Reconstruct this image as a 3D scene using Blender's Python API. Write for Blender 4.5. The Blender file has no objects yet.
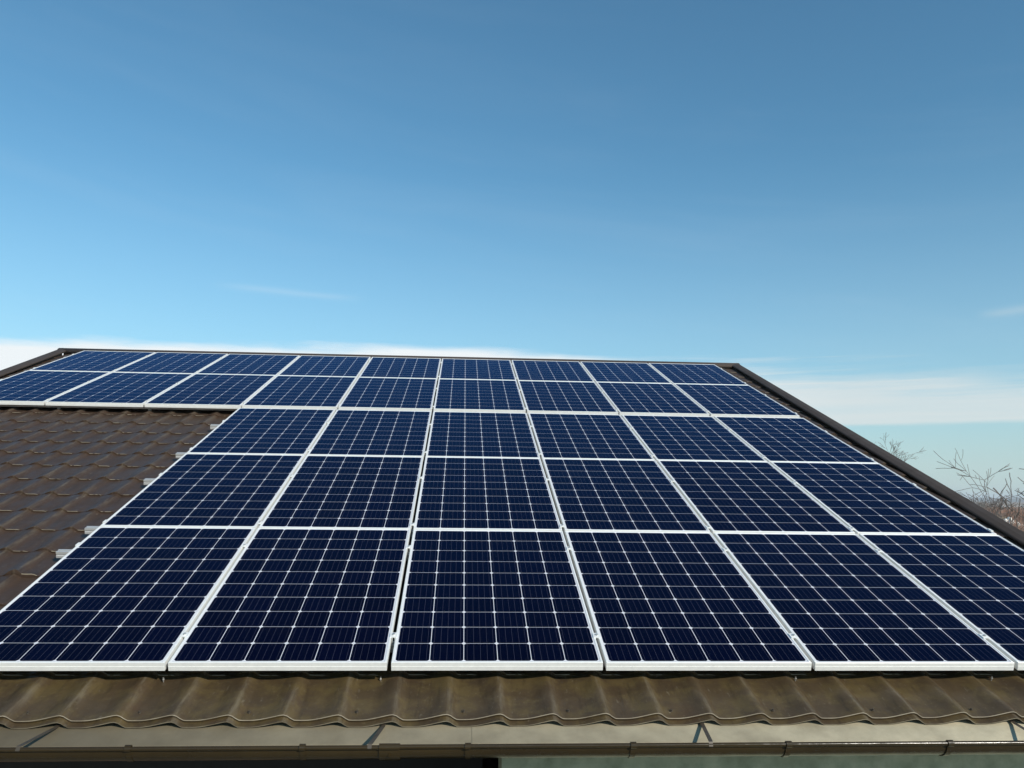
import bpy, bmesh, math, random
from mathutils import Vector, Matrix
R = math.radians
sc = bpy.context.scene
col = sc.collection

# ------------------------------------------------------------------ camera
TILT = 0.3358684            # slope of the roof
CT, ST = math.cos(TILT), math.sin(TILT)
H = 3.05                    # height of the lower panel edge above the ground
CAM = Vector((0.31485, -3.95861, 0.78318 + H))
right = Vector((0.99797756, -0.06239001, 0.01217716))
up = -Vector((0.02036552, 0.13234212, -0.99099486))
back = -Vector((0.06021663, 0.98923862, 0.13334507))
cd = bpy.data.cameras.new('camera')
cam = bpy.data.objects.new('camera', cd)
col.objects.link(cam)
m = Matrix((right, up, back)).transposed().to_4x4()
m.translation = CAM
cam.matrix_world = m
cd.sensor_width = 36
cd.sensor_fit = 'HORIZONTAL'
cd.lens = 817.525 / 1024 * 36
cd.clip_start = 0.05
cd.clip_end = 20000
sc.camera = cam

# ------------------------------------------------------------------ light, sky, exposure
SUN_EL, SUN_ROT = 28.0, 144.6
SKY_STRENGTH = 0.13
SUN_STRENGTH = 5.0
ld = bpy.data.lights.new('sun', 'SUN')
ld.energy = SUN_STRENGTH
ld.angle = R(0.5)
ld.color = (1.0, 0.94, 0.84)
sun = bpy.data.objects.new('sun', ld)
col.objects.link(sun)
sv = Vector((math.sin(R(SUN_ROT)) * math.cos(R(SUN_EL)), math.cos(R(SUN_ROT)) * math.cos(R(SUN_EL)), math.sin(R(SUN_EL))))
sun.rotation_euler = sv.to_track_quat('Z', 'Y').to_euler()
sun.location = sv * 40
sc.view_settings.view_transform = 'Standard'
sc.view_settings.look = 'None'
sc.view_settings.exposure = 0.0
sc.view_settings.gamma = 1
sc.view_settings.use_curve_mapping = False


class NT:
    """small helper for writing node graphs"""
    def __init__(self, tree):
        self.t = tree
        self.n = tree.nodes
        self.l = tree.links

    def new(self, typ, **kw):
        n = self.n.new(typ)
        for k, v in kw.items():
            setattr(n, k, v)
        return n

    def put(self, sock, v):
        if isinstance(v, bpy.types.NodeSocket):
            self.l.new(v, sock)
        elif v is not None:
            sock.default_value = v

    def math(self, op, a, b=None, c=None, clamp=False):
        n = self.new('ShaderNodeMath', operation=op)
        n.use_clamp = clamp
        self.put(n.inputs[0], a)
        if b is not None: self.put(n.inputs[1], b)
        if c is not None: self.put(n.inputs[2], c)
        return n.outputs[0]

    def smooth(self, x, lo, hi):
        n = self.new('ShaderNodeMapRange', interpolation_type='SMOOTHSTEP')
        self.put(n.inputs['Value'], x)
        self.put(n.inputs['From Min'], lo)
        self.put(n.inputs['From Max'], hi)
        return n.outputs['Result']

    def lin(self, x, a, b, c, d):
        n = self.new('ShaderNodeMapRange')
        self.put(n.inputs['Value'], x)
        for k, v in (('From Min', a), ('From Max', b), ('To Min', c), ('To Max', d)):
            self.put(n.inputs[k], v)
        return n.outputs['Result']

    def mix(self, f, a, b):
        n = self.new('ShaderNodeMix', data_type='RGBA')
        self.put(n.inputs[0], f)
        self.put(n.inputs[6], a)
        self.put(n.inputs[7], b)
        return n.outputs[2]

    def xyz(self, x, y, z):
        n = self.new('ShaderNodeCombineXYZ')
        for i, v in enumerate((x, y, z)):
            self.put(n.inputs[i], v)
        return n.outputs[0]

    def noise(self, vec, scale, detail=4, rough=.55, dist=0.0):
        n = self.new('ShaderNodeTexNoise')
        self.put(n.inputs['Vector'], vec)
        n.inputs['Scale'].default_value = scale
        n.inputs['Detail'].default_value = detail
        n.inputs['Roughness'].default_value = rough
        n.inputs['Distortion'].default_value = dist
        return n.outputs['Fac']


def rgb(r, g, b):
    return (r, g, b, 1.0)


# sky: Nishita plus a low bank of thin cloud, all as functions of direction
wd = bpy.data.worlds.new('World')
sc.world = wd
wd.use_nodes = True
N = NT(wd.node_tree)
sky = N.new('ShaderNodeTexSky', sky_type='NISHITA')
sky.sun_disc = False
sky.sun_elevation = R(SUN_EL)
sky.sun_rotation = R(SUN_ROT)
sky.altitude = 150
sky.air_density = 1.0
sky.dust_density = 0.4
sky.ozone_density = 1.3
tc = N.new('ShaderNodeTexCoord')
sp = N.new('ShaderNodeSeparateXYZ')
N.l.new(tc.outputs['Generated'], sp.inputs[0])
az = N.math('MULTIPLY', N.math('ARCTAN2', sp.outputs[0], sp.outputs[1]), 57.29578)
el = N.math('MULTIPLY', N.math('ARCSINE', sp.outputs[2]), 57.29578)
fc = N.new('ShaderNodeFloatCurve')
cv = fc.mapping.curves[0]
pts = [(-60, 7.0), (-40, 8.3), (-29, 9.0), (-14.5, 9.9), (2.6, 10.1), (12.5, 9.4), (20, 8.9), (29, 8.7), (36, 8.0), (50, 6.2)]
cv.points[0].location = ((pts[0][0] + 60) / 110, pts[0][1] / 20)
cv.points[1].location = ((pts[-1][0] + 60) / 110, pts[-1][1] / 20)
for a_, e_ in pts[1:-1]:
    cv.points.new((a_ + 60) / 110, e_ / 20)
fc.mapping.update()
N.put(fc.inputs['Value'], N.lin(az, -60, 50, 0, 1))
top = N.math('MULTIPLY', fc.outputs['Value'], 20.0)
nz1 = N.noise(N.xyz(N.math('MULTIPLY', az, .055), N.math('MULTIPLY', el, .30), 0.0), 1.6, 5, .55)
nz2 = N.noise(N.xyz(N.math('MULTIPLY', az, .035), N.math('MULTIPLY', el, 1.1), 7.3), 1.3, 6, .6, .3)
top = N.math('ADD', top, N.lin(nz1, .25, .75, -.5, .5))
top = N.math('ADD', top, N.math('MULTIPLY', N.lin(nz2, .3, .7, -.9, .9), N.lin(az, 5, 24, .12, 1.0)))
soft = N.lin(az, 8, 28, .75, 2.3)
up_ = N.math('SUBTRACT', 1.0, N.smooth(el, N.math('SUBTRACT', top, soft), N.math('ADD', top, .25)))
bot = N.math('ADD', N.lin(az, 15, 40, 4.7, 4.55), N.lin(nz1, .3, .7, -.12, .12))
dn_ = N.smooth(el, N.math('SUBTRACT', bot, .12), N.math('ADD', bot, .28))
dens = N.lin(az, 6, 30, .97, .80)
streak = N.lin(nz2, .3, .7, .82, 1.1)
streak = N.math('ADD', N.math('MULTIPLY', streak, N.lin(az, 8, 22, 0, 1)), N.lin(az, 8, 22, 1, 0))
bank = N.math('MULTIPLY', N.math('MULTIPLY', up_, dn_), N.math('MULTIPLY', dens, streak), clamp=True)


def wisp(a0, e0, a1, e1, wid, amt):
    # a thin streak of cirrus between two directions
    L = math.hypot(a1 - a0, e1 - e0)
    ux, uy = (a1 - a0) / L, (e1 - e0) / L
    da = N.math('SUBTRACT', az, a0)
    de = N.math('SUBTRACT', el, e0)
    s = N.math('DIVIDE', N.math('ADD', N.math('MULTIPLY', da, ux), N.math('MULTIPLY', de, uy)), L)
    d = N.math('ADD', N.math('MULTIPLY', da, -uy), N.math('MULTIPLY', de, ux))
    d = N.math('ADD', d, N.lin(nz1, .3, .7, -.15, .15))
    g = N.math('POWER', 2.718, N.math('MULTIPLY', N.math('POWER', N.math('DIVIDE', d, wid), 2.0), -1.0))
    e = N.math('MULTIPLY', N.smooth(s, 0, .35), N.math('SUBTRACT', 1.0, N.smooth(s, .7, 1.0)))
    return N.math('MULTIPLY', N.math('MULTIPLY', g, e), amt)


ws = N.math('ADD', wisp(-18, 13.45, -6.5, 13.25, .22, .11), wisp(33.2, 11.1, 38.5, 11.25, .24, .20))
bank = N.math('ADD', bank, ws, clamp=True)
haze_low = N.math('MULTIPLY', N.math('SUBTRACT', 1.0, N.smooth(el, -8.0, 24.0)), .75)
haze_dust = N.math('MULTIPLY', N.math('SUBTRACT', 1.0, N.smooth(el, 0.0, 7.0)), .55)
ccol = N.mix(N.lin(az, 4, 26, 0, 1), rgb(6.9, 7.25, 7.4), rgb(5.6, 6.0, 6.0))
skymul = N.new('ShaderNodeMix', data_type='RGBA', blend_type='MULTIPLY')
skymul.inputs[0].default_value = 1.0
N.l.new(sky.outputs[0], skymul.inputs[6])
skymul.inputs[7].default_value = rgb(.60, 1.01, 1.07)
final = N.mix(haze_low, skymul.outputs[2], rgb(3.5, 4.7, 5.5))
final = N.mix(haze_dust, final, rgb(4.3, 4.9, 4.75))
nz3 = N.noise(N.xyz(N.math('MULTIPLY', az, .02), N.math('MULTIPLY', N.math('ADD', el, N.math('MULTIPLY', az, .12)), .16), 3.1), 1.5, 6, .62, .4)
veil = N.math('MULTIPLY', N.smooth(nz3, .46, .78), N.lin(el, 8, 30, .06, .02))
final = N.mix(veil, final, rgb(5.8, 6.5, 6.9))
final = N.mix(bank, final, ccol)
bg = wd.node_tree.nodes['Background']
N.l.new(final, bg.inputs[0])
bg.inputs[1].default_value = SKY_STRENGTH


# ------------------------------------------------------------------ helpers
def material(name):
    mt = bpy.data.materials.new(name)
    mt.use_nodes = True
    n = NT(mt.node_tree)
    return mt, n, mt.node_tree.nodes['Principled BSDF']


def add_bump(n, b, h, strength, dist=.01):
    bp = n.new('ShaderNodeBump')
    bp.inputs['Strength'].default_value = strength
    bp.inputs['Distance'].default_value = dist
    n.put(bp.inputs['Height'], h)
    n.l.new(bp.outputs[0], b.inputs['Normal'])


def simple(name, c1, c2, rough=.6, metal=0.0, scale=6, bump=0.0, spec=.5, stretch=(1, 1, 1)):
    mt, n, b = material(name)
    t = n.new('ShaderNodeTexCoord')
    mp = n.new('ShaderNodeMapping')
    mp.inputs['Scale'].default_value = stretch
    n.l.new(t.outputs['Object'], mp.inputs[0])
    f = n.noise(mp.outputs[0], scale, 6, .6)
    c = n.mix(n.lin(f, .3, .7, 0, 1), rgb(*c1), rgb(*c2))
    n.l.new(c, b.inputs['Base Color'])
    b.inputs['Roughness'].default_value = rough
    b.inputs['Metallic'].default_value = metal
    b.inputs['Specular IOR Level'].default_value = spec
    if bump:
        add_bump(n, b, f, bump)
    return mt


def P(u, v, n=0.0):
    """roof coordinates (along the eave, up the slope, out of the slope) to world"""
    return Vector((u, v * CT - n * ST, v * ST + n * CT + H))


WM = {}


def empty(name, loc=(0, 0, 0), rx=0.0):
    o = bpy.data.objects.new(name, None)
    o.empty_display_size = .2
    col.objects.link(o)
    o.location = loc
    o.rotation_euler = (rx, 0, 0)
    WM[o.name] = Matrix.Translation(loc) @ Matrix.Rotation(rx, 4, 'X')
    return o


def build(name, bm, mat, parent=None, smooth=False, local=False, root=None):
    """link a bmesh written in world coordinates as one object (parent: thing or part)"""
    me = bpy.data.meshes.new(name)
    if not local and (root or parent) is not None:
        bm.transform(WM[(root or parent).name].inverted())
    bmesh.ops.recalc_face_normals(bm, faces=bm.faces[:])
    bm.to_mesh(me)
    bm.free()
    if isinstance(mat, (list, tuple)):
        for x in mat: me.materials.append(x)
    else:
        me.materials.append(mat)
    if smooth:
        for p in me.polygons: p.use_smooth = True
    o = bpy.data.objects.new(name, me)
    col.objects.link(o)
    if parent is not None:
        o.parent = parent
    return o


def tag(o, label=None, cat=None, group=None, kind=None):
    if label: o['label'] = label
    if cat: o['category'] = cat
    if group: o['group'] = group
    if kind: o['kind'] = kind
    return o


def hexa(bm, c):
    """c: 8 corners, bottom ring then top ring"""
    v = [bm.verts.new(x) for x in c]
    for f in ((3, 2, 1, 0), (4, 5, 6, 7), (0, 1, 5, 4), (1, 2, 6, 5), (2, 3, 7, 6), (3, 0, 4, 7)):
        bm.faces.new([v[i] for i in f])


def box(bm, a, b, f=None):
    (x0, y0, z0), (x1, y1, z1) = a, b
    c = [(x0, y0, z0), (x1, y0, z0), (x1, y1, z0), (x0, y1, z0), (x0, y0, z1), (x1, y0, z1), (x1, y1, z1), (x0, y1, z1)]
    if f: c = [f(*q) for q in c]
    hexa(bm, c)


def sweep(bm, prof, ends, closed=True, caps=True):
    """prof: list of offsets as functions -> list of rings (each ring list of points)"""
    rings = [[bm.verts.new(q) for q in e] for e in ends]
    n = len(rings[0])
    for a, b in zip(rings, rings[1:]):
        for i in range(n if closed else n - 1):
            j = (i + 1) % n
            bm.faces.new((a[i], a[j], b[j], b[i]))
    if closed and caps:
        bm.faces.new(rings[0][::-1])
        bm.faces.new(rings[-1])
    return rings


def tube(bm, pts, rad, seg=6, cap=True):
    rings = []
    t0 = None
    for i, p in enumerate(pts):
        p = Vector(p)
        a = Vector(pts[max(0, i - 1)])
        b = Vector(pts[min(len(pts) - 1, i + 1)])
        t = (b - a).normalized()
        ref = Vector((0, 0, 1)) if abs(t.z) < .9 else Vector((1, 0, 0))
        x = t.cross(ref).normalized()
        y = t.cross(x)
        r = rad[i] if isinstance(rad, (list, tuple)) else rad
        rings.append([p + (x * math.cos(k * 2 * math.pi / seg) + y * math.sin(k * 2 * math.pi / seg)) * r for k in range(seg)])
    sweep(bm, None, rings, True, cap)


def copy_tree(o, parent=None):
    c = o.copy()
    col.objects.link(c)
    if parent is not None: c.parent = parent
    for ch in list(o.children):
        copy_tree(ch, c)
    return c


# ------------------------------------------------------------------ materials
def roof_material(name, ca, cb, cc, rough, specks=True):
    mt, n, b = material(name)
    t = n.new('ShaderNodeTexCoord')
    o = t.outputs['Object']
    big = n.noise(o, .55, 4, .6)
    mid = n.noise(o, 3.5, 6, .65)
    mp = n.new('ShaderNodeMapping')
    mp.inputs['Scale'].default_value = (14, 2.2, 14)
    n.l.new(o, mp.inputs[0])
    strk = n.noise(mp.outputs[0], 1.6, 6, .65)
    fine = n.noise(o, 130, 3, .6)
    c = n.mix(n.smooth(big, .35, .65), rgb(*ca), rgb(*cb))
    c = n.mix(n.math('MULTIPLY', n.smooth(mid, .42, .72), .7), c, rgb(*cc))
    c = n.mix(n.math('MULTIPLY', n.smooth(strk, .56, .76), .4), c, rgb(cc[0] * 1.7, cc[1] * 1.75, cc[2] * 1.8))
    c = n.mix(n.math('MULTIPLY', n.smooth(fine, .55, .75), .25), c, rgb(cc[0] * 1.5, cc[1] * 1.5, cc[2] * 1.5))
    if specks:
        vo = n.new('ShaderNodeTexVoronoi')
        vo.inputs['Scale'].default_value = 5.0
        n.l.new(o, vo.inputs['Vector'])
        sx = n.new('ShaderNodeSeparateColor')
        n.l.new(vo.outputs['Color'], sx.inputs[0])
        r_ = n.math('MULTIPLY', n.math('GREATER_THAN', sx.outputs[0], .82), .05)
        r_ = n.math('MULTIPLY', r_, n.lin(n.noise(o, 60, 2), .3, .7, .4, 1.4))
        spot = n.math('LESS_THAN', vo.outputs['Distance'], r_)
        c = n.mix(n.math('MULTIPLY', spot, .75), c, rgb(.42, .40, .35))
    n.l.new(c, b.inputs['Base Color'])
    n.l.new(n.lin(mid, .3, .7, rough - .08, rough + .14), b.inputs['Roughness'])
    b.inputs['Specular IOR Level'].default_value = .27
    h = n.math('ADD', n.math('MULTIPLY', n.noise(o, 9, 3, .5), 1.0), n.math('MULTIPLY', fine, .06))
    add_bump(n, b, h, .35, .012)
    return mt


M_ROOF = roof_material('brown_painted_roof_metal', (.052, .035, .020), (.064, .044, .023), (.040, .028, .016), .44)
# worn, paler paint along the wave crests and a dirt film washed down towards the eave
n = NT(M_ROOF.node_tree)
b = n.n['Principled BSDF']
old = b.inputs['Base Color'].links[0].from_socket
t = n.new('ShaderNodeTexCoord')
sx = n.new('ShaderNodeSeparateXYZ')
n.l.new(t.outputs['Object'], sx.inputs[0])
o = t.outputs['Object']
film = n.math('SUBTRACT', 1.0, n.smooth(n.math('ADD', sx.outputs[1], n.lin(n.noise(o, 3, 4), .3, .7, -.15, .15)), -8.0, -7.55))
base = n.mix(n.math('MULTIPLY', n.math('SUBTRACT', 1.0, film), .72), old, rgb(.050, .031, .024))
moss = n.math('MULTIPLY', film, n.smooth(n.noise(o, 6, 6, .7), .42, .62))
base = n.mix(n.math('MULTIPLY', moss, .6), base, rgb(.100, .072, .028))
rust = n.math('MULTIPLY', n.smooth(n.noise(o, 2.3, 6, .7), .54, .74), .5)
base = n.mix(rust, base, rgb(.070, .036, .018))
fr = n.math('FRACT', n.math('ADD', n.math('DIVIDE', n.math('ADD', sx.outputs[0], -.5 - .736), .2335), 40.0))
cr = n.math('MULTIPLY', n.smooth(fr, 0.0, .035), n.math('SUBTRACT', 1.0, n.smooth(fr, .06, .20)))
mp = n.new('ShaderNodeMapping')
mp.inputs['Scale'].default_value = (24, 3, 3)
n.l.new(o, mp.inputs[0])
wear = n.math('MULTIPLY', cr, n.smooth(n.noise(mp.outputs[0], 1.5, 6, .7), .40, .68))
base = n.mix(n.math('MULTIPLY', wear, .42), base, rgb(.17, .145, .105))
mp2 = n.new('ShaderNodeMapping')
mp2.inputs['Scale'].default_value = (30, 9, 9)
mp2.inputs['Rotation'].default_value = (0, 0, .5)
n.l.new(o, mp2.inputs[0])
scr = n.smooth(n.noise(mp2.outputs[0], 2.0, 3, .5), .66, .74)
base = n.mix(n.math('MULTIPLY', scr, .45), base, rgb(.15, .125, .09))
mp3 = n.new('ShaderNodeMapping')
mp3.inputs['Scale'].default_value = (17, 2.4, 2.4)
mp3.inputs['Location'].default_value = (3.3, 1.7, 0)
n.l.new(o, mp3.inputs[0])
dirt = n.smooth(n.noise(mp3.outputs[0], 1.7, 7, .7), .50, .70)
base = n.mix(n.math('MULTIPLY', dirt, .55), base, rgb(.024, .017, .010))
grit = n.smooth(n.noise(o, 48, 4, .7), .60, .72)
base = n.mix(n.math('MULTIPLY', grit, .30), base, rgb(.16, .135, .095))
n.l.new(base, b.inputs['Base Color'])
M_EDGE = simple('worn_edge_painted_glint', (.13, .105, .07), (.29, .25, .185), .6, 0, 12)  # worn cut edges of the sheets, with the sun's glint put into their colour
M_TRIM = roof_material('brown_trim_metal', (.050, .038, .031), (.060, .046, .038), (.042, .032, .026), .58, False)
M_FLASH = roof_material('brown_flashing_painted_sheen', (.066, .053, .034), (.092, .075, .048), (.052, .041, .026), .60)
# sun sheen put into the colour: the flashing pales towards its right end
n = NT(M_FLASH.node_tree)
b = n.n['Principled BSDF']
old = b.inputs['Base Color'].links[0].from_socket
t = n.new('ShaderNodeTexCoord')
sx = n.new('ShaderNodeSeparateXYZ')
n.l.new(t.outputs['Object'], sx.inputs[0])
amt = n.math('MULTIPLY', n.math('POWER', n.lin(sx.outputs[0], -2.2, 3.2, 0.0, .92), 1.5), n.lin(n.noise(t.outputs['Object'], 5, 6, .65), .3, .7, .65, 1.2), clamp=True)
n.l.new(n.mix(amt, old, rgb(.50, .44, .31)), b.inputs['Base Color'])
M_GUTTER = roof_material('brown_gutter_paint', (.027, .018, .007), (.034, .023, .009), (.020, .0135, .006), .18, False)
M_GUTTER.node_tree.nodes['Principled BSDF'].inputs['Specular IOR Level'].default_value = .38
M_DECK = simple('dark_roof_boards', (.03, .022, .016), (.05, .038, .027), .8)
M_ALU = simple('anodised_aluminium', (.70, .70, .68), (.78, .78, .755), .45, .15, 30, .02)
M_RAIL = simple('raw_aluminium_rail', (.55, .55, .54), (.66, .66, .65), .45, .55, 25, .03, stretch=(.2, 1, 1))
M_STEEL = simple('zinc_plated_steel', (.45, .45, .44), (.6, .6, .58), .4, .8, 40)
M_BOOT = simple('grey_galvanised_strap', (.05, .04, .028), (.075, .06, .045), .5, .2, 30)
M_WALL = simple('greenish_grey_render', (.26, .28, .19), (.50, .50, .36), .9, 0, 9, .5)
M_GABLE = simple('pale_render', (.45, .43, .38), (.52, .50, .45), .9, 0, 6, .3)
M_DOOR = simple('dark_brown_boards', (.004, .003, .002), (.007, .005, .004), .6, 0, 5, .2, stretch=(10, 1, 1))
M_BARK = simple('grey_brown_bark', (.075, .062, .052), (.13, .115, .10), .9, 0, 5, .5, stretch=(4, 4, 1))
M_TWIG = simple('bare_twigs', (.10, .085, .075), (.17, .15, .135), .9, 0, 3)
M_RUST = simple('reddish_bare_shoots', (.20, .105, .07), (.31, .185, .13), .9, 0, 2)
M_STRAW = simple('straw_coloured_stalks', (.36, .29, .19), (.5, .42, .29), .9, 0, 2)
M_PALE = simple('pale_rubble', (.70, .67, .61), (.84, .82, .77), .9, 0, 1.2, .6)


def pv_material():
    """mono cells with chamfered corners on a white back sheet under glass, in the module's own metres"""
    mt, n, b = material('solar_glass')
    t = n.new('ShaderNodeTexCoord')
    s = n.new('ShaderNodeSeparateXYZ')
    n.l.new(t.outputs['Object'], s.inputs[0])
    info = n.new('ShaderNodeObjectInfo')
    PU, PV = .1600, .1615
    u0, v0 = (.992 - 6 * PU) / 2, (1.65 - 10 * PV) / 2
    cu = n.math('DIVIDE', n.math('SUBTRACT', s.outputs[0], u0), PU)
    cvv = n.math('DIVIDE', n.math('SUBTRACT', s.outputs[1], v0), PV)
    iu, iv = n.math('FLOOR', cu), n.math('FLOOR', cvv)
    # distance (m) from the cell centre
    du = n.math('MULTIPLY', n.math('ABSOLUTE', n.math('SUBTRACT', n.math('SUBTRACT', cu, iu), .5)), PU)
    dv = n.math('MULTIPLY', n.math('ABSOLUTE', n.math('SUBTRACT', n.math('SUBTRACT', cvv, iv), .5)), PV)
    a = n.math('LESS_THAN', du, PU / 2 - .0016)
    c_ = n.math('LESS_THAN', dv, PV / 2 - .0012)
    d = n.math('LESS_THAN', n.math('ADD', du, dv), PU / 2 + PV / 2 - .0130)
    inside = n.math('MULTIPLY', n.math('MULTIPLY', a, c_), d)
    inside = n.math('MULTIPLY', inside, n.math('MULTIPLY', n.math('GREATER_THAN', cu, 0.0), n.math('LESS_THAN', cu, 6.0)))
    inside = n.math('MULTIPLY', inside, n.math('MULTIPLY', n.math('GREATER_THAN', cvv, 0.0), n.math('LESS_THAN', cvv, 10.0)))
    wn = n.new('ShaderNodeTexWhiteNoise', noise_dimensions='3D')
    n.l.new(n.xyz(iu, iv, n.math('MULTIPLY', info.outputs['Random'], 57.0)), wn.inputs['Vector'])
    cellv = wn.outputs['Value']
    cell = n.mix(cellv, rgb(.0008, .0003, .0045), rgb(.0010, .0007, .0085))
    cell = n.mix(n.math('MULTIPLY', info.outputs['Random'], .5), cell, rgb(.0005, .0009, .0075))
    # five bus bars per cell
    fu = n.math('SUBTRACT', cu, iu)
    bb = n.math('ABSOLUTE', n.math('SUBTRACT', n.math('FRACT', n.math('MULTIPLY', fu, 5.0)), .5))
    bus = n.math('LESS_THAN', bb, .5 * .0011 / (PU / 5))
    # fine grid fingers only grey the cell very slightly
    cell = n.mix(n.math('MULTIPLY', bus, .55), cell, rgb(.085, .085, .12))
    base = n.mix(inside, rgb(.58, .58, .61), cell)
    # a little dust
    dn = n.noise(t.outputs['Object'], 5.0, 5, .6)
    dust = n.math('MULTIPLY', n.smooth(dn, .5, .85), .003)
    dust = n.math('ADD', dust, n.math('MULTIPLY', n.math('SUBTRACT', 1.0, n.smooth(s.outputs[1], .011, .03)), .005))
    base = n.mix(dust, base, rgb(.42, .38, .33))
    # anti-reflex glass: a weak, blue-tinted mirror that strengthens towards grazing view
    n.n.remove(b)
    df = n.new('ShaderNodeBsdfDiffuse')
    n.l.new(base, df.inputs['Color'])
    gl = n.new('ShaderNodeBsdfGlossy')
    gl.inputs['Color'].default_value = rgb(.27, .55, .93)
    n.put(gl.inputs['Roughness'], n.lin(dn, .3, .75, .05, .12))
    fr = n.new('ShaderNodeFresnel')
    n.put(fr.inputs['IOR'], n.lin(info.outputs['Random'], 0, 1, 1.165, 1.195))
    mx = n.new('ShaderNodeMixShader')
    n.l.new(fr.outputs[0], mx.inputs[0])
    n.l.new(df.outputs[0], mx.inputs[1])
    n.l.new(gl.outputs[0], mx.inputs[2])
    n.l.new(mx.outputs[0], n.n['Material Output'].inputs['Surface'])
    return mt


M_PV = pv_material()

# ------------------------------------------------------------------ ground and the land beyond
mt, n, b = material('winter_ground')
t = n.new('ShaderNodeTexCoord')
o = t.outputs['Object']
f1 = n.noise(o, .012, 5, .6)
f2 = n.noise(o, .35, 6, .65)
f3 = n.noise(o, 4, 4, .6)
c = n.mix(n.smooth(f1, .38, .62), rgb(.20, .145, .105), rgb(.165, .145, .095))
c = n.mix(n.math('MULTIPLY', n.smooth(f2, .4, .68), .65), c, rgb(.24, .145, .10))
c = n.mix(n.math('MULTIPLY', n.smooth(f3, .5, .7), .5), c, rgb(.30, .235, .17))
n.l.new(c, b.inputs['Base Color'])
b.inputs['Roughness'].default_value = .95
add_bump(n, b, f3, .6, .1)
M_GROUND = mt
bm = bmesh.new()
vs = [bm.verts.new(q) for q in ((-4300, -4300, 0), (4300, -4300, 0), (4300, 4300, 0), (-4300, 4300, 0))]
bm.faces.new(vs)
tag(build('ground', bm, M_GROUND), kind='structure')

M_YARD = simple('yard_concrete', (.13, .13, .11), (.21, .21, .18), .9, 0, 3, .4)
bm = bmesh.new()
box(bm, (-9, -9, -.1), (8, .0 + 1.2, .012))
tag(build('concrete_yard', bm, M_YARD), kind='structure')

M_PALEFIELD = simple('pale_dry_field', (.50, .49, .44), (.62, .61, .56), .95, 0, .02)


def polar(azd, dist, z=0.0):
    a = R(azd)
    return Vector((CAM.x + math.sin(a) * dist, CAM.y + math.cos(a) * dist, z))


bm = bmesh.new()
rg = []
for k in range(25):
    a = 30.5 + k * .5
    rg.append((polar(a, 560 + 40 * math.sin(k * .7), .05), polar(a, 760 + 60 * math.sin(k * .45 + 1), .05)))
vv = [(bm.verts.new(a_), bm.verts.new(b_)) for a_, b_ in rg]
for p_, q_ in zip(vv, vv[1:]):
    bm.faces.new((p_[0], q_[0], q_[1], p_[1]))
tag(build('pale_field', bm, M_PALEFIELD), kind='structure')

M_HILL = simple('far_wooded_hills', (.06, .06, .045), (.10, .09, .065), .95, 0, .01)
rnd = random.Random(5)
bm = bmesh.new()
rows = []
NA = 150
for j, (dd, hh) in enumerate(((2300, 0), (2650, .75), (3000, 1.0), (3400, .6), (3800, 0))):
    row = []
    for k in range(NA + 1):
        a = -62 + 124 * k / NA
        h_ = 9 + 3 * math.sin(a * .33 + 1.2) + 2.5 * math.sin(a * .9 + j) + 1.5 * math.sin(a * 2.3 + .4 * j)
        row.append(bm.verts.new(polar(a, dd, h_ * hh - .5)))
    rows.append(row)
for a_, b_ in zip(rows, rows[1:]):
    for k in range(NA):
        bm.faces.new((a_[k], a_[k + 1], b_[k + 1], b_[k]))
tag(build('hills', bm, M_HILL, smooth=True), kind='structure')

# ------------------------------------------------------------------ the house
house = empty('house', (-.5, 8.1, 0))
tag(house, 'low house with brown wave-profile metal tile roof carrying rows of solar panels', 'house')
V_EAVE, V_RIDGE = -.298, 8.70


def uL(v): return -5.572 + .046 * (8.72 - v)
def uR(v): return 4.535 - .0262 * (8.6 - v)


PITCH, CREST_U = .2335, .736
STEP, STEP0 = .355, -.27


def wave(u):
    s = ((u - CREST_U) / PITCH) % 1.0
    if s < .03:
        return 1.0 - 18 * s * s
    if s < .24:
        return .984 * (.5 + .5 * math.cos(math.pi * (s - .03) / .21))
    if s < .40:
        return 0.0
    q = (s - .40) / .60
    w = q * q * (1.9 - .9 * q)
    return min(w, 1.0 - 6 * (1 - s) ** 2 if s > .95 else 1.0)


def roof_n(u, extra=0.0, v=None):
    return -.1248 + (.0262 if v is None else .0262 - .0045 * min(max((v - .1) / .5, 0.0), 1.0)) * wave(u) + extra


rnd = random.Random(11)
us = []
u = -5.46
while u < 4.45:
    us.append(u)
    u += PITCH / 16
vlist = []      # (v, extra height)
DROP = .0135
vlist += [(V_EAVE, -.0045), (V_EAVE - .001, 0.0), (STEP0 + .003, .0)]
k = 0
while True:
    v_ = STEP0 + k * STEP
    if v_ > V_RIDGE - .02: break
    D_ = DROP + (.012 if k == 4 else 0.0)
    vlist += [(v_ - .0015, D_ * .8), (v_, D_), (v_ + .018, DROP * .97), (v_ + .11, DROP * .7), (v_ + .22, DROP * .36), (min(v_ + STEP + .001, V_RIDGE), 0.0)]
    k += 1
bm = bmesh.new()
grid = []
for v_, ex in vlist:
    row = []
    for u in us:
        uu = min(max(u, uL(v_) + .012), uR(v_) - .012)
        s_ = ((uu - CREST_U) / PITCH) % 1.0
        if v_ > STEP0 + .1:
            if .5 < s_ < .92: ex_ = ex * (1 - .92 * math.sin(math.pi * (s_ - .5) / .42))
            elif s_ < .22: ex_ = ex * (1 + .45 * math.sin(math.pi * s_ / .22))
            else: ex_ = ex
        else: ex_ = ex
        row.append(bm.verts.new(P(uu, v_, roof_n(uu, ex_ + .0012 * math.sin(uu * 3.1 + v_ * 5.3), v_))))
    grid.append(row)
for a_, b_ in zip(grid, grid[1:]):
    for i in range(len(us) - 1):
        bm.faces.new((a_[i], a_[i + 1], b_[i + 1], b_[i]))
bm.faces.ensure_lookup_table()
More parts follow.
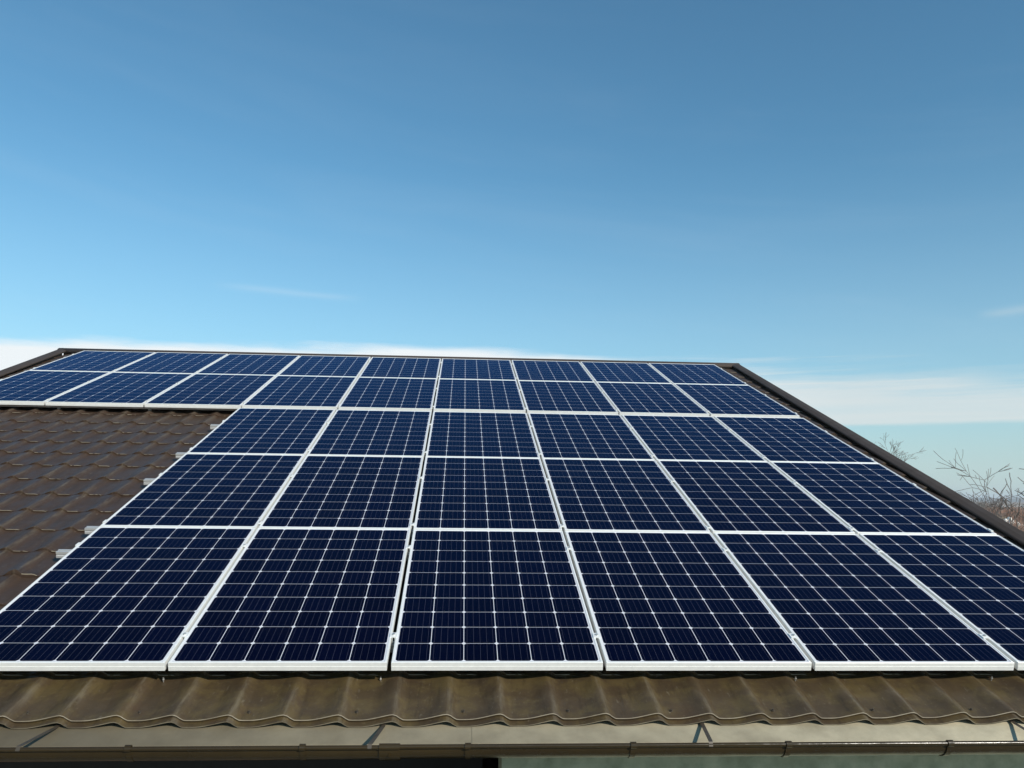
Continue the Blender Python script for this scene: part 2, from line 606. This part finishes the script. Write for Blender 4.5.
nu = len(us) - 1
for j in range(len(vlist) - 1):
    dv_ = vlist[j + 1][0] - vlist[j][0]
    edge = (j == 0) or (0 < dv_ < .0018 and vlist[j + 1][1] > .006)
    if edge:
        for i in range(nu):
            s_ = ((us[i] - CREST_U) / PITCH) % 1.0
            if j < 6 or .18 < s_ < .58:
                if j < 6 or rnd.random() < .8:
                    bm.faces[j * nu + i].material_index = 1
roof = build('roof', bm, [M_ROOF, M_EDGE], house, smooth=True)
for e in ():
    pass
# keep the course edges crisp
me = roof.data
bm = bmesh.new(); bm.from_mesh(me)
bm.normal_update()
for e in bm.edges:
    if len(e.link_faces) == 2 and e.calc_face_angle(0) > R(38):
        e.smooth = False
bm.to_mesh(me); bm.free()


def part(name, bm, mat, par, smooth=False):
    return build(name, bm, mat, par, smooth, root=house)


# boarded deck under the sheet, and the far slope
bm = bmesh.new()
box(bm, (-5.33, -.19, -.20), (4.10, 8.5, -.165), P)
part('roof_deck', bm, M_DECK, roof)
rl, rr = P(-5.36, V_RIDGE, -.14), P(4.38, V_RIDGE, -.14)
bm = bmesh.new()
Yb = 2 * rl.y + .3
a_ = [rl + Vector((0, .003, 0)), rr + Vector((0, .003, 0)), Vector((4.15, Yb, H - .25)), Vector((-5.45, Yb, H - .25))]
hexa(bm, [q - Vector((0, 0, .03)) for q in a_] + a_)
part('rear_slope', bm, M_TRIM, roof)

# ridge cap: a shallow half-round roll
bm = bmesh.new()
ends = []
for uu in (-5.585, -3.5, -1.2, 1.3, 3.3, 4.545):
    ring = []
    for k in range(9):
        a = math.pi * k / 8
        ring.append(P(uu, V_RIDGE - .0, -.12) + Vector((0, -.115 * math.cos(a), .088 * math.sin(a) - .016)))
    for k in range(9):
        a = math.pi * (8 - k) / 8
        ring.append(P(uu, V_RIDGE - .0, -.12) + Vector((0, -.105 * math.cos(a), .078 * math.sin(a) - .016)))
    ends.append(ring)
sweep(bm, None, ends)
part('ridge_cap', bm, M_TRIM, roof, True)


def verge(side):
    # formed cap over the edge of the roof: inner leg, sloping rounded top, outer leg
    f = uR if side > 0 else uL
    prof = [(-0.112, -.094), (-0.116, -.088), (-0.116, -.078), (-0.108, -.071), (-.065, -.058), (-.012, -.053), (-.003, -.056), (.003, -.066),
            (.003, -.265), (-.004, -.265), (-.006, -.070), (-.066, -.065), (-0.104, -.078), (-0.107, -.092)]
    bm = bmesh.new()
    ends = []
    v_ = -.33
    vs_ = []
    while v_ < 8.4:
        vs_.append(v_); v_ += .9
    vs_.append(8.72)
    for v_ in vs_:
        ends.append([P(f(v_) + side * q[0], v_, q[1] + .004) for q in prof])
    sweep(bm, None, ends)
    return bm


for side in (1, -1):
    part('verge_cap', verge(side), M_TRIM, roof, False)

# flashing strip from under the sheet into the gutter, in lapped lengths
seams = [-5.42, -3.62, -1.62, .385, 2.385, 4.13]
for i, (a_, b_) in enumerate(zip(seams, seams[1:])):
    off = .0018 * (i % 2)
    bm = bmesh.new()
    prof = [(-.20, -.134), (-.409, -.134), (-.421, -.150), (-.421, -.153), (-.410, -.1365), (-.20, -.1365)]
    sweep(bm, None, [[P(uu, q[0], q[1] + off) for q in prof] for uu in (a_, b_ + .03)])
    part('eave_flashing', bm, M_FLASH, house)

# gutter
GY, GZ, GR = -.4000, -.236 + H, .0625


def arc(r, a0, a1, k):
    return [(GY - r * math.cos(a0 + (a1 - a0) * i / k), GZ - r * math.sin(a0 + (a1 - a0) * i / k)) for i in range(k + 1)]


bm = bmesh.new()
outer = arc(GR, 0, R(140), 18)
inner = arc(GR - .0016, 0, R(140), 18)[::-1]
segs = [-5.40, -2.2, .05, 4.16]
for i, (a_, b_) in enumerate(zip(segs, segs[1:])):
    dz = (-.002, -.002, 0.0)[i]
    sweep(bm, None, [[Vector((uu, y, z + dz)) for y, z in outer + inner] for uu in (a_ + .001, b_ - .001)])
    tube(bm, [(a_ + .001, GY - GR - .004, GZ + .001 + dz), (b_ - .001, GY - GR - .004, GZ + .001 + dz)], .0088, 10)
gutter = part('gutter', bm, M_GUTTER, house, True)
me = gutter.data
bm = bmesh.new(); bm.from_mesh(me); bm.normal_update()
for e in bm.edges:
    if len(e.link_faces) == 2 and e.calc_face_angle(0) > R(45):
        e.smooth = False
bm.to_mesh(me); bm.free()

# gutter brackets wrapping the front, with a clip over the bead
us_b = [-.979 - .68 * k for k in range(6, 0, -1)] + [-.979, -.297, .366, 1.0455, 1.699, 2.394, 3.07, 3.75]
for uu in us_b:
    bm = bmesh.new()
    o_ = arc(GR + .0045, R(6), R(128), 12)
    i_ = arc(GR + .0012, R(6), R(128), 12)[::-1]
    sweep(bm, None, [[Vector((x, y, z)) for y, z in o_ + i_] for x in (uu - .011, uu + .011)])
    yb = GY - GR - .004
    o_ = [(yb - .0135 * math.cos(a), GZ + .001 + .0135 * math.sin(a)) for a in [R(-60 + 20 * k) for k in range(12)]]
    i_ = [(yb - .0098 * math.cos(a), GZ + .001 + .0098 * math.sin(a)) for a in [R(-60 + 20 * k) for k in range(12)]][::-1]
    sweep(bm, None, [[Vector((x, y, z)) for y, z in o_ + i_] for x in (uu - .012, uu + .012)])
    part('gutter_bracket', bm, M_GUTTER, gutter, False)
# couplings over the joints between lengths
for uu in (.05, -2.2):
    bm = bmesh.new()
    o_ = arc(GR + .0065, R(2), R(128), 14)
    i_ = arc(GR + .0015, R(2), R(128), 14)[::-1]
    sweep(bm, None, [[Vector((x, y, z)) for y, z in o_ + i_] for x in (uu - .042, uu + .042)])
    yb = GY - GR - .004
    o_ = [(yb - .013 * math.cos(a), GZ + .001 + .013 * math.sin(a)) for a in [R(-40 + 20 * k) for k in range(11)]]
    i_ = [(yb - .0098 * math.cos(a), GZ + .001 + .0098 * math.sin(a)) for a in [R(-40 + 20 * k) for k in range(11)]][::-1]
    sweep(bm, None, [[Vector((x, y, z)) for y, z in o_ + i_] for x in (uu - .042, uu + .042)])
    y_, z_ = GY - (GR + .006) * math.cos(R(28)), GZ - (GR + .006) * math.sin(R(28))
    d_ = Vector((0, -math.cos(R(28)), -math.sin(R(28))))
    tube(bm, [Vector((uu, y_, z_)), Vector((uu, y_, z_)) + d_ * .006], .006, 6)
    part('gutter_coupling', bm, M_GUTTER, gutter)
# screws in the valleys of the bottom course
screw = None
for k in range(-24, 15, 2):
    uu = CREST_U + (k + .34) * PITCH
    c_ = P(uu, -.215, -.1248 + DROP * .9)
    if screw is None:
        bm = bmesh.new()
        tube(bm, [c_ - Vector((0, 0, .004)), c_ + Vector((0, -.001, .003))], .0075, 8)
        tube(bm, [c_ + Vector((0, -.001, .003)), c_ + Vector((0, -.003, .009))], .0045, 6)
        screw = part('roof_screw', bm, M_BOOT, roof)
        u_first = uu
    else:
        q = screw.copy(); col.objects.link(q); q.parent = roof
        q.location = (uu - u_first, 0, 0)
# flat straps from the roof edge to the gutter rim
for u0 in (-4.12, -2.74, -1.363, .006, 1.404, 2.836, 4.02):
    p0 = P(u0, -.262, -.128)
    p1 = P(u0 - .003, -.305, -.122)
    p2 = Vector((u0 - .032, GY - GR + .004, GZ + .012))
    p3 = Vector((u0 - .035, GY - GR - .006, GZ + .0118))
    p4 = Vector((u0 - .036, GY - GR - .0145, GZ - .004))
    bm = bmesh.new()
    ends = []
    for q in (p0, p1, p2, p3, p4):
        wv = Vector((.0085, 0, 0)); tv = Vector((0, .0, .0022))
        ends.append([q - wv, q + wv, q + wv + tv, q - wv + tv])
    sweep(bm, None, ends)
    part('gutter_strap', bm, M_BOOT, gutter)

# walls
Zr = lambda y: (y * ST / CT) + H - .23          # underside of the deck above world y (front slope)
bm = bmesh.new()
box(bm, (.53, 0, 0), (4.0, .3, Zr(0)))
part('front_wall', bm, M_WALL, house)
bm = bmesh.new()
box(bm, (-5.15, 0, 0), (-4.75, .3, Zr(0)))
part('corner_pier', bm, M_WALL, house)
bm = bmesh.new()
box(bm, (-4.74, 2.6, 0), (.525, 2.7, Zr(2.6)))
part('boarded_partition', bm, M_DOOR, house)
for x0, x1 in ((-5.15, -4.85), (3.70, 4.0)):
    bm = bmesh.new()
    yr = rl.y
    pr = [(.301, 0), (Yb - .6, 0), (Yb - .6, Zr(0) - .05), (yr, Zr(yr) - .12), (.301, Zr(.301))]
    sweep(bm, None, [[Vector((x, y, z)) for y, z in pr] for x in (x0 + .003, x1 - .003)])
    part('gable_wall', bm, M_GABLE, house)
bm = bmesh.new()
box(bm, (-4.84, Yb - .9, 0), (3.69, Yb - .602, Zr(0) - .06))
part('rear_wall', bm, M_GABLE, house)

# ------------------------------------------------------------------ solar panels
PW, PL, FT, LIP, GU = .992, 1.65, .040, .011, .018


def panel_meshes(length):
    s = length / PL
    bm = bmesh.new()
    L = length
    # bottom, top, left, right bars; each with a slightly recessed lower face groove
    box(bm, (0, 0, -FT), (PW, LIP, 0))
    box(bm, (0, L - LIP, -FT), (PW, L, 0))
    box(bm, (0, LIP, -FT), (LIP, L - LIP, 0))
    box(bm, (PW - LIP, LIP, -FT), (PW, L - LIP, 0))
    bmesh.ops.bevel(bm, geom=[e for e in bm.edges if e.is_boundary is False and all(abs(v.co.z) < 1e-6 for v in e.verts)], offset=.0012, segments=1, affect='EDGES')
    box(bm, (.0006, -.0016, -FT + .0004), (PW - .0006, .003, -.019))
    fr = bm
    bm = bmesh.new()
    box(bm, (LIP, LIP, -.0065), (PW - LIP, L - LIP, -.0022))
    return fr, bm


ROWS = [  # name, first column, columns, v of the lower edge, v length
    ('front row above the gutter', -2, 6, 0.0, 1.65),
    ('second row up from the gutter', -2, 6, 1.6657, 1.65),
    ('middle row', -2, 6, 3.3327, 1.65),
    ('second row below the ridge', -5, 9, 5.0963, 1.65),
    ('ridge row', -5, 9, 6.7683, 1.65),
]
ROW_LEN_TOP = 1.485
ORD = {6: ['leftmost', 'second from left', 'third from left', 'third from right', 'second from right', 'rightmost'],
       9: ['leftmost', 'second from left', 'third from left', 'fourth from left', 'centre', 'fourth from right', 'third from right',
           'second from right', 'rightmost']}
LOOK = {0: 'near-black blue', 1: 'dark navy', 2: 'navy', 3: 'blue', 4: 'bright sky-reflecting blue'}
NEAR = {0: 'with its wide front frame over the roof edge', 1: '', 2: '', 3: '', 4: 'just under the ridge cap'}
proto = None
protos = {}
for r, (rn, c0, nc, v0, ln) in enumerate(ROWS):
    for k in range(nc):
        u = (c0 + k) * (PW + GU) + GU / 2
        length = ROW_LEN_TOP if r == 4 else PL
        if length not in protos:
            root = empty('solar_panel', P(u, v0, 0), TILT)
            fr, gl = panel_meshes(length)
            build('frame', fr, M_ALU, root, local=True)
            if length == PL:
                build('glass', gl, M_PV, root, local=True)
            else:
                # the shorter-looking top row keeps the same cell layout, squeezed along the slope
                g = bmesh.new()
                box(g, (LIP, LIP, -.0065), (PW - LIP, PL - LIP, -.0022))
                gg = build('glass', g, M_PV, root, local=True)
                gg.scale = (1, (length - 2 * LIP) / (PL - 2 * LIP), 1)
                gg.location = (0, LIP - LIP * gg.scale[1], 0)
            protos[length] = root
            o = root
        else:
            o = copy_tree(protos[length])
            o.location = P(u, v0, 0)
        rnd = random.Random(r * 31 + k)
        o.location += Vector((rnd.uniform(-.0015, .0015), 0, rnd.uniform(-.001, .001)))
        o.rotation_euler = (TILT + rnd.uniform(-.0007, .0007), rnd.uniform(-.0006, .0006), rnd.uniform(-.0005, .0005))
        lab = '%s solar panel in the %s, %s of %s' % (LOOK[r], rn, ORD[nc][k], {6: 'six', 9: 'nine'}[nc]).replace(' in the', ' in', 1) if False else '%s solar panel, %s in the %s' % (LOOK[r], ORD[nc][k], rn)
        tag(o, lab, 'solar panel', 'solar panels in five rows on the roof')

# ------------------------------------------------------------------ rails with clamps
clampmesh = {}


def clamp_meshes():
    if clampmesh: return clampmesh
    bm = bmesh.new()      # middle clamp: hat section bridging two frames
    box(bm, (-.018, -.022, .001), (.018, .022, .0045))
    box(bm, (-.0075, -.022, -.038), (-.005, .022, .001))
    box(bm, (.005, -.022, -.038), (.0075, .022, .001))
    clampmesh['mid'] = bm
    bm = bmesh.new()      # end clamp: Z section gripping one frame (frame on the +u side)
    box(bm, (-.006, -.022, .001), (.012, .022, .0045))
    box(bm, (-.006, -.022, -.039), (-.0025, .022, .001))
    box(bm, (-.030, -.022, -.0395), (-.006, .022, -.036))
    clampmesh['end'] = bm
    bm = bmesh.new()
    tube(bm, [(0, 0, .0042), (0, 0, .0105)], .0072, 6)
    clampmesh['bolt'] = bm
    bm = bmesh.new()
    tube(bm, [(-.018, 0, -.036), (-.018, 0, -.027)], .0075, 6)
    clampmesh['ebolt'] = bm
    for k_ in list(clampmesh):
        me = bpy.data.meshes.new('clamp_' + k_ if 'bolt' not in k_ else 'bolt')
        bmesh.ops.recalc_face_normals(clampmesh[k_], faces=clampmesh[k_].faces[:])
        clampmesh[k_].to_mesh(me)
        clampmesh[k_].free()
        me.materials.append(M_STEEL if 'bolt' in k_ else M_ALU)
        clampmesh[k_] = me
    return clampmesh


cm = clamp_meshes()
RAILS = [  # v, row index, label
    (.252, 0, 'lower mounting rail under the front row of panels'),
    (1.352, 0, 'upper mounting rail of the front row, end poking out beside brown tiles'),
    (1.735, 1, 'lower mounting rail of the second row, end poking out beside brown tiles'),
    (2.735, 1, 'upper mounting rail of the second row, end poking out beside brown tiles'),
    (3.45, 2, 'lower mounting rail of the middle row, end poking out beside brown tiles'),
    (4.42, 2, 'upper mounting rail of the middle row, just below the overhanging top rows'),
    (5.20, 3, 'lower mounting rail of the second row below the ridge'),
    (6.15, 3, 'upper mounting rail of the second row below the ridge'),
    (6.90, 4, 'lower mounting rail of the ridge row, end beside the left verge'),
    (7.93, 4, 'upper mounting rail of the ridge row, nearest the ridge cap'),
]


def child(name, me, parent, loc, flip=False):
    c = bpy.data.objects.new(name, me)
    col.objects.link(c)
    c.parent = parent
    c.location = loc
    if flip: c.rotation_euler = (0, 0, math.pi)
    return c


for v_, r, lab in RAILS:
    rn, c0, nc, v0, ln = ROWS[r]
    uA = c0 * (PW + GU) + GU / 2
    uB = (c0 + nc) * (PW + GU) - GU / 2
    root = empty('mounting_rail', P(uA - .125, v_, -.0405 - .020), TILT)
    tag(root, lab, 'rail', 'mounting rails under the panel rows')
    ln_ = uB + .055 - (uA - .125)
    bm = bmesh.new()
    # rail section with a slot on its top and a groove on its face
    prof = [(-.02, -.02), (.02, -.02), (.02, .02), (.006, .02), (.006, .011), (-.006, .011), (-.006, .02), (-.02, .02),
            (-.02, .006), (-.0165, .004), (-.0165, -.004), (-.02, -.006)]
    sweep(bm, None, [[Vector((x, a, b_)) for a, b_ in prof] for x in (0, ln_)])
    build('profile', bm, M_RAIL, root, local=True)
    top_ = .0605        # from the rail centre to the panel top
    for k in range(nc + 1):
        uu = (c0 + k) * (PW + GU) - (uA - .125)
        if k == 0:
            c = child('end_clamp', cm['end'], root, (uu + GU / 2, 0, top_)); child('bolt', cm['ebolt'], c, (0, 0, 0))
        elif k == nc:
            c = child('end_clamp', cm['end'], root, (uu - GU / 2, 0, top_), True); child('bolt', cm['ebolt'], c, (0, 0, 0))
        else:
            c = child('mid_clamp', cm['mid'], root, (uu, 0, top_)); child('bolt', cm['bolt'], c, (0, 0, 0))
    # roof hooks carrying the rail on the tile crests
    x = .16
    hook = None
    while x < ln_:
        uw = uA - .125 + x
        uw = CREST_U + round((uw - CREST_U) / PITCH) * PITCH
        xx = uw - (uA - .125)
        if .02 < xx < ln_ - .02:
            if hook is None:
                bm = bmesh.new()
                box(bm, (-.016, -.0205, -.056), (.016, -.0245, -.002))
                box(bm, (-.016, -.0205, -.060), (.016, .03, -.056))
                hook = build('roof_bracket', bm, M_STEEL, root, local=True)
                hook.location = (xx, 0, 0)
            else:
                h2 = hook.copy(); col.objects.link(h2); h2.parent = root; h2.location = (xx, 0, 0)
        x += 1.0

# hanger bolts whose tips show at the foot of the front row
for i, (u_, w_) in enumerate(((-2.05, 'left of the wide view under the leftmost front panel'), (-1.044, 'below the gap between first and second front panels'),
                              (-.043, 'below the gap between second and third front panels'), (.96, 'below the gap between third and fourth front panels'), (1.96, 'below the gap between fourth and fifth front panels'),
                              (2.951, 'below the gap between fifth and sixth front panels'))):
    bm = bmesh.new()
    tube(bm, [P(u_, .045, -.145), P(u_, .045, -.100)], .003, 8)
    tube(bm, [P(u_, .045, -.112), P(u_, .045, -.108)], .006, 6)
    if i in (0, 3): 
        bm.free(); continue
    o = build('roof_bolt', bm, M_STEEL)
    tag(o, 'small steel bolt standing on the tiles ' + w_, 'bolt', 'bolts at the foot of the front panels')

# ------------------------------------------------------------------ bare trees and scrub beyond the right verge


def grow(bmt, bmc, p, d, L, r, depth, rnd, spread=.55, up_=.12, minr=.004, seg=5):
    n_ = 4 if depth > 1 else 3
    pts_, rad = [p], [r]
    q, dd = p.copy(), d.copy()
    for i in range(n_):
        dd = (dd + Vector((rnd.gauss(0, .13), rnd.gauss(0, .13), rnd.gauss(up_ * .4, .10)))).normalized()
        q = q + dd * (L / n_)
        pts_.append(q.copy())
        rad.append(max(minr, r * (1 - .55 * (i + 1) / n_)))
    tube(bmt if depth >= 4 else bmc, pts_, rad, seg if depth > 2 else 4)
    if depth == 0: return
    nb = rnd.choice((2, 3, 3)) if depth > 1 else rnd.choice((3, 4, 5))
    for i in range(nb):
        k = rnd.randint(1, n_) if i else n_
        ax = Vector((rnd.gauss(0, 1), rnd.gauss(0, 1), rnd.gauss(0, .6))).normalized()
        nd = (dd + ax * spread * rnd.uniform(.7, 1.5) + Vector((0, 0, up_))).normalized()
        grow(bmt, bmc, pts_[k], nd, L * rnd.uniform(.55, .85), rad[k] * rnd.uniform(.6, .85), depth - 1, rnd, spread, up_, minr, seg)


def bare_tree(name, label, cat, azd, dist, trunk_h, r, L, depth, seed, group=None, spread=.6, up_=.10, minr=.006, mats=(None, None), lean=(0, 0), nlimb=4, top_z=None):
    rnd = random.Random(seed)
    base = polar(azd, dist, 0)
    root = empty(name, base)
    tag(root, label, cat, group)
    bmt, bmc = bmesh.new(), bmesh.new()
    topp = base + Vector((lean[0], lean[1], trunk_h))
    tube(bmt, [base - Vector((0, 0, .1)), base.lerp(topp, .35) + Vector((rnd.gauss(0, .05), 0, 0)), base.lerp(topp, .7), topp], [r * 1.35, r * 1.1, r, r * .85], 8)
    for i in range(nlimb):
        a = 2 * math.pi * i / nlimb + rnd.uniform(-.4, .4)
        d = Vector((math.cos(a) * spread * 1.3, math.sin(a) * spread * 1.3, rnd.uniform(.5, 1.0))).normalized()
        grow(bmt, bmc, topp - Vector((0, 0, rnd.uniform(0, trunk_h * .15))), d, L * rnd.uniform(.8, 1.15), r * rnd.uniform(.45, .65), depth, rnd, spread, up_, minr)
    if top_z:
        hi = max(v.co.z for v in bmc.verts)
        for bb in (bmt, bmc):
            for v in bb.verts: v.co = base + (v.co - base) * (top_z / hi)
    build('trunk', bmt, mats[0] or M_BARK, root, True)
    build('crown', bmc, mats[1] or M_TWIG, root, True)
    return root


TG = 'bare trees beyond the right verge'
bare_tree('bare_tree', 'wide bare fruit tree with spreading branches behind the right roof edge', 'tree', 31.5, 27, 2.6, .13, 1.7, 4, 5, TG, .9, .05, .0085, top_z=5.3, nlimb=8)
bare_tree('bare_tree', 'faint bare tree with fine twigs just rising over the upper right roof edge', 'tree', 26.8, 80, 3.6, .20, 2.2, 5, 8, TG, .6, .10, .009, top_z=9.7, nlimb=5)
bare_tree('bare_tree', 'bare tree reaching in from the right with long thin branches', 'tree', 38.0, 22, 2.2, .13, 1.45, 4, 21, TG, .8, .02, .008, top_z=5.35)
bare_tree('bare_sapling', 'thin leaning sapling left of the upright one above the scrub', 'sapling', 34.05, 40, 2.2, .035, .8, 1, 31, 'thin saplings above the scrub', .35, .3, .010, lean=(-.35, 0), nlimb=2)
bare_tree('bare_sapling', 'thin upright sapling right of the leaning one above the scrub', 'sapling', 34.85, 44, 2.6, .035, .8, 1, 33, 'thin saplings above the scrub', .3, .35, .010, nlimb=2)


def shrub(label, azd, dist, w, h, mat, seed, ns, group):
    rnd = random.Random(seed)
    base = polar(azd, dist, 0)
    bm = bmesh.new()
    for i in range(ns):
        a = rnd.uniform(0, 2 * math.pi)
        rr_ = math.sqrt(rnd.random()) * w * .35
        p = base + Vector((math.cos(a) * rr_, math.sin(a) * rr_, 0))
        hh = h * rnd.uniform(.55, 1.0)
        d = Vector((math.cos(a) * rnd.uniform(0, .5), math.sin(a) * rnd.uniform(0, .5), 1)).normalized()
        p1 = p + d * hh * .55
        p2 = p1 + (d + Vector((rnd.gauss(0, .25), rnd.gauss(0, .25), 0))).normalized() * hh * .45
        rf = max(1.0, dist / 62)
        tube(bm, [p, p1, p2], [.022 * rf, .015 * rf, .008 * rf], 3)
        for j in range(4):
            s = p.lerp(p1, rnd.uniform(.3, 1)) if j < 2 else p1.lerp(p2, rnd.random())
            e = s + (d + Vector((rnd.gauss(0, .6), rnd.gauss(0, .6), rnd.gauss(.1, .3)))).normalized() * hh * rnd.uniform(.2, .4)
            tube(bm, [s, e], [.012 * rf, .006 * rf], 3)
    o = empty('shrub', base)
    build('shoots', bm, mat, o)
    tag(o, label, 'shrub', group)
    return o


SH = [
    ('near reddish brown bare shrub against the verge cap at the right picture edge', 35.4, 62, 3.0, 1.9, M_RUST, 160),
    ('reddish brown shrub right of the pale rubble heap', 35.35, 92, 3.6, 2.2, M_RUST, 170),
    ('straw coloured clump of stalks left of the pale rubble heap', 34.0, 138, 2.6, 1.6, M_STRAW, 90),
    ('low reddish shrub farthest right in the picture', 36.0, 80, 3.4, 2.0, M_RUST, 150),
    ('dull brown shrub low behind the verge, below the wide fruit tree', 33.45, 190, 7.0, 3.0, M_TWIG, 170),
    ('reddish shrub under the leaning sapling', 34.2, 155, 6.5, 2.8, M_RUST, 190),
    ('far reddish shrub right of the upright sapling', 35.5, 175, 7.0, 2.8, M_RUST, 190),
    ('farthest grey brown shrub left of the saplings near the horizon', 33.0, 240, 9.0, 3.2, M_TWIG, 190),
    ('reddish shrub standing directly behind the pale rubble heap', 34.8, 148, 5.5, 2.5, M_RUST, 190),
]
for i, (lab, a_, d_, w_, h_, mt_, ns) in enumerate(SH):
    shrub(lab, a_, d_, w_, h_, mt_, 100 + i, ns, 'bare shrubs in the scrub field')

# pale rubble heap
rnd = random.Random(77)
base = polar(34.55, 124, 0)
bm = bmesh.new()
for i in range(46):
    a, q = rnd.uniform(0, 2 * math.pi), math.sqrt(rnd.random())
    rr_ = q * 2.0
    cpos = base + Vector((math.cos(a) * rr_, math.sin(a) * rr_, (1 - q) * 1.5 + rnd.uniform(0, .12)))
    s = rnd.uniform(.28, .6)
    mm = Matrix.Translation(cpos) @ Matrix.Rotation(rnd.uniform(0, 3), 4, 'Z') @ Matrix.Rotation(rnd.uniform(0, 3), 4, 'X') @ Matrix.Diagonal((s, s * rnd.uniform(.6, 1), s * rnd.uniform(.5, .9), 1))
    ret = bmesh.ops.create_icosphere(bm, subdivisions=1, radius=1, matrix=mm)
    for v in ret['verts']:
        v.co += Vector((rnd.gauss(0, .03), rnd.gauss(0, .03), rnd.gauss(0, .03)))
o = build('rubble_heap', bm, M_PALE)
tag(o, 'pale heap of rubble among reddish scrub beyond the right verge', 'rubble')

# ------------------------------------------------------------------ winter haze over the land
mt = bpy.data.materials.new('winter_haze')
mt.use_nodes = True
nt = mt.node_tree
nt.nodes.remove(nt.nodes['Principled BSDF'])
pvn = nt.nodes.new('ShaderNodeVolumePrincipled')
pvn.inputs['Color'].default_value = (.86, .92, 1.0, 1)
pvn.inputs['Density'].default_value = .00030
nt.links.new(pvn.outputs[0], nt.nodes['Material Output'].inputs['Volume'])
bm = bmesh.new()
box(bm, (-4400, -4400, -1.0), (4400, 4400, 24.0))
tag(build('haze', bm, mt), kind='stuff')
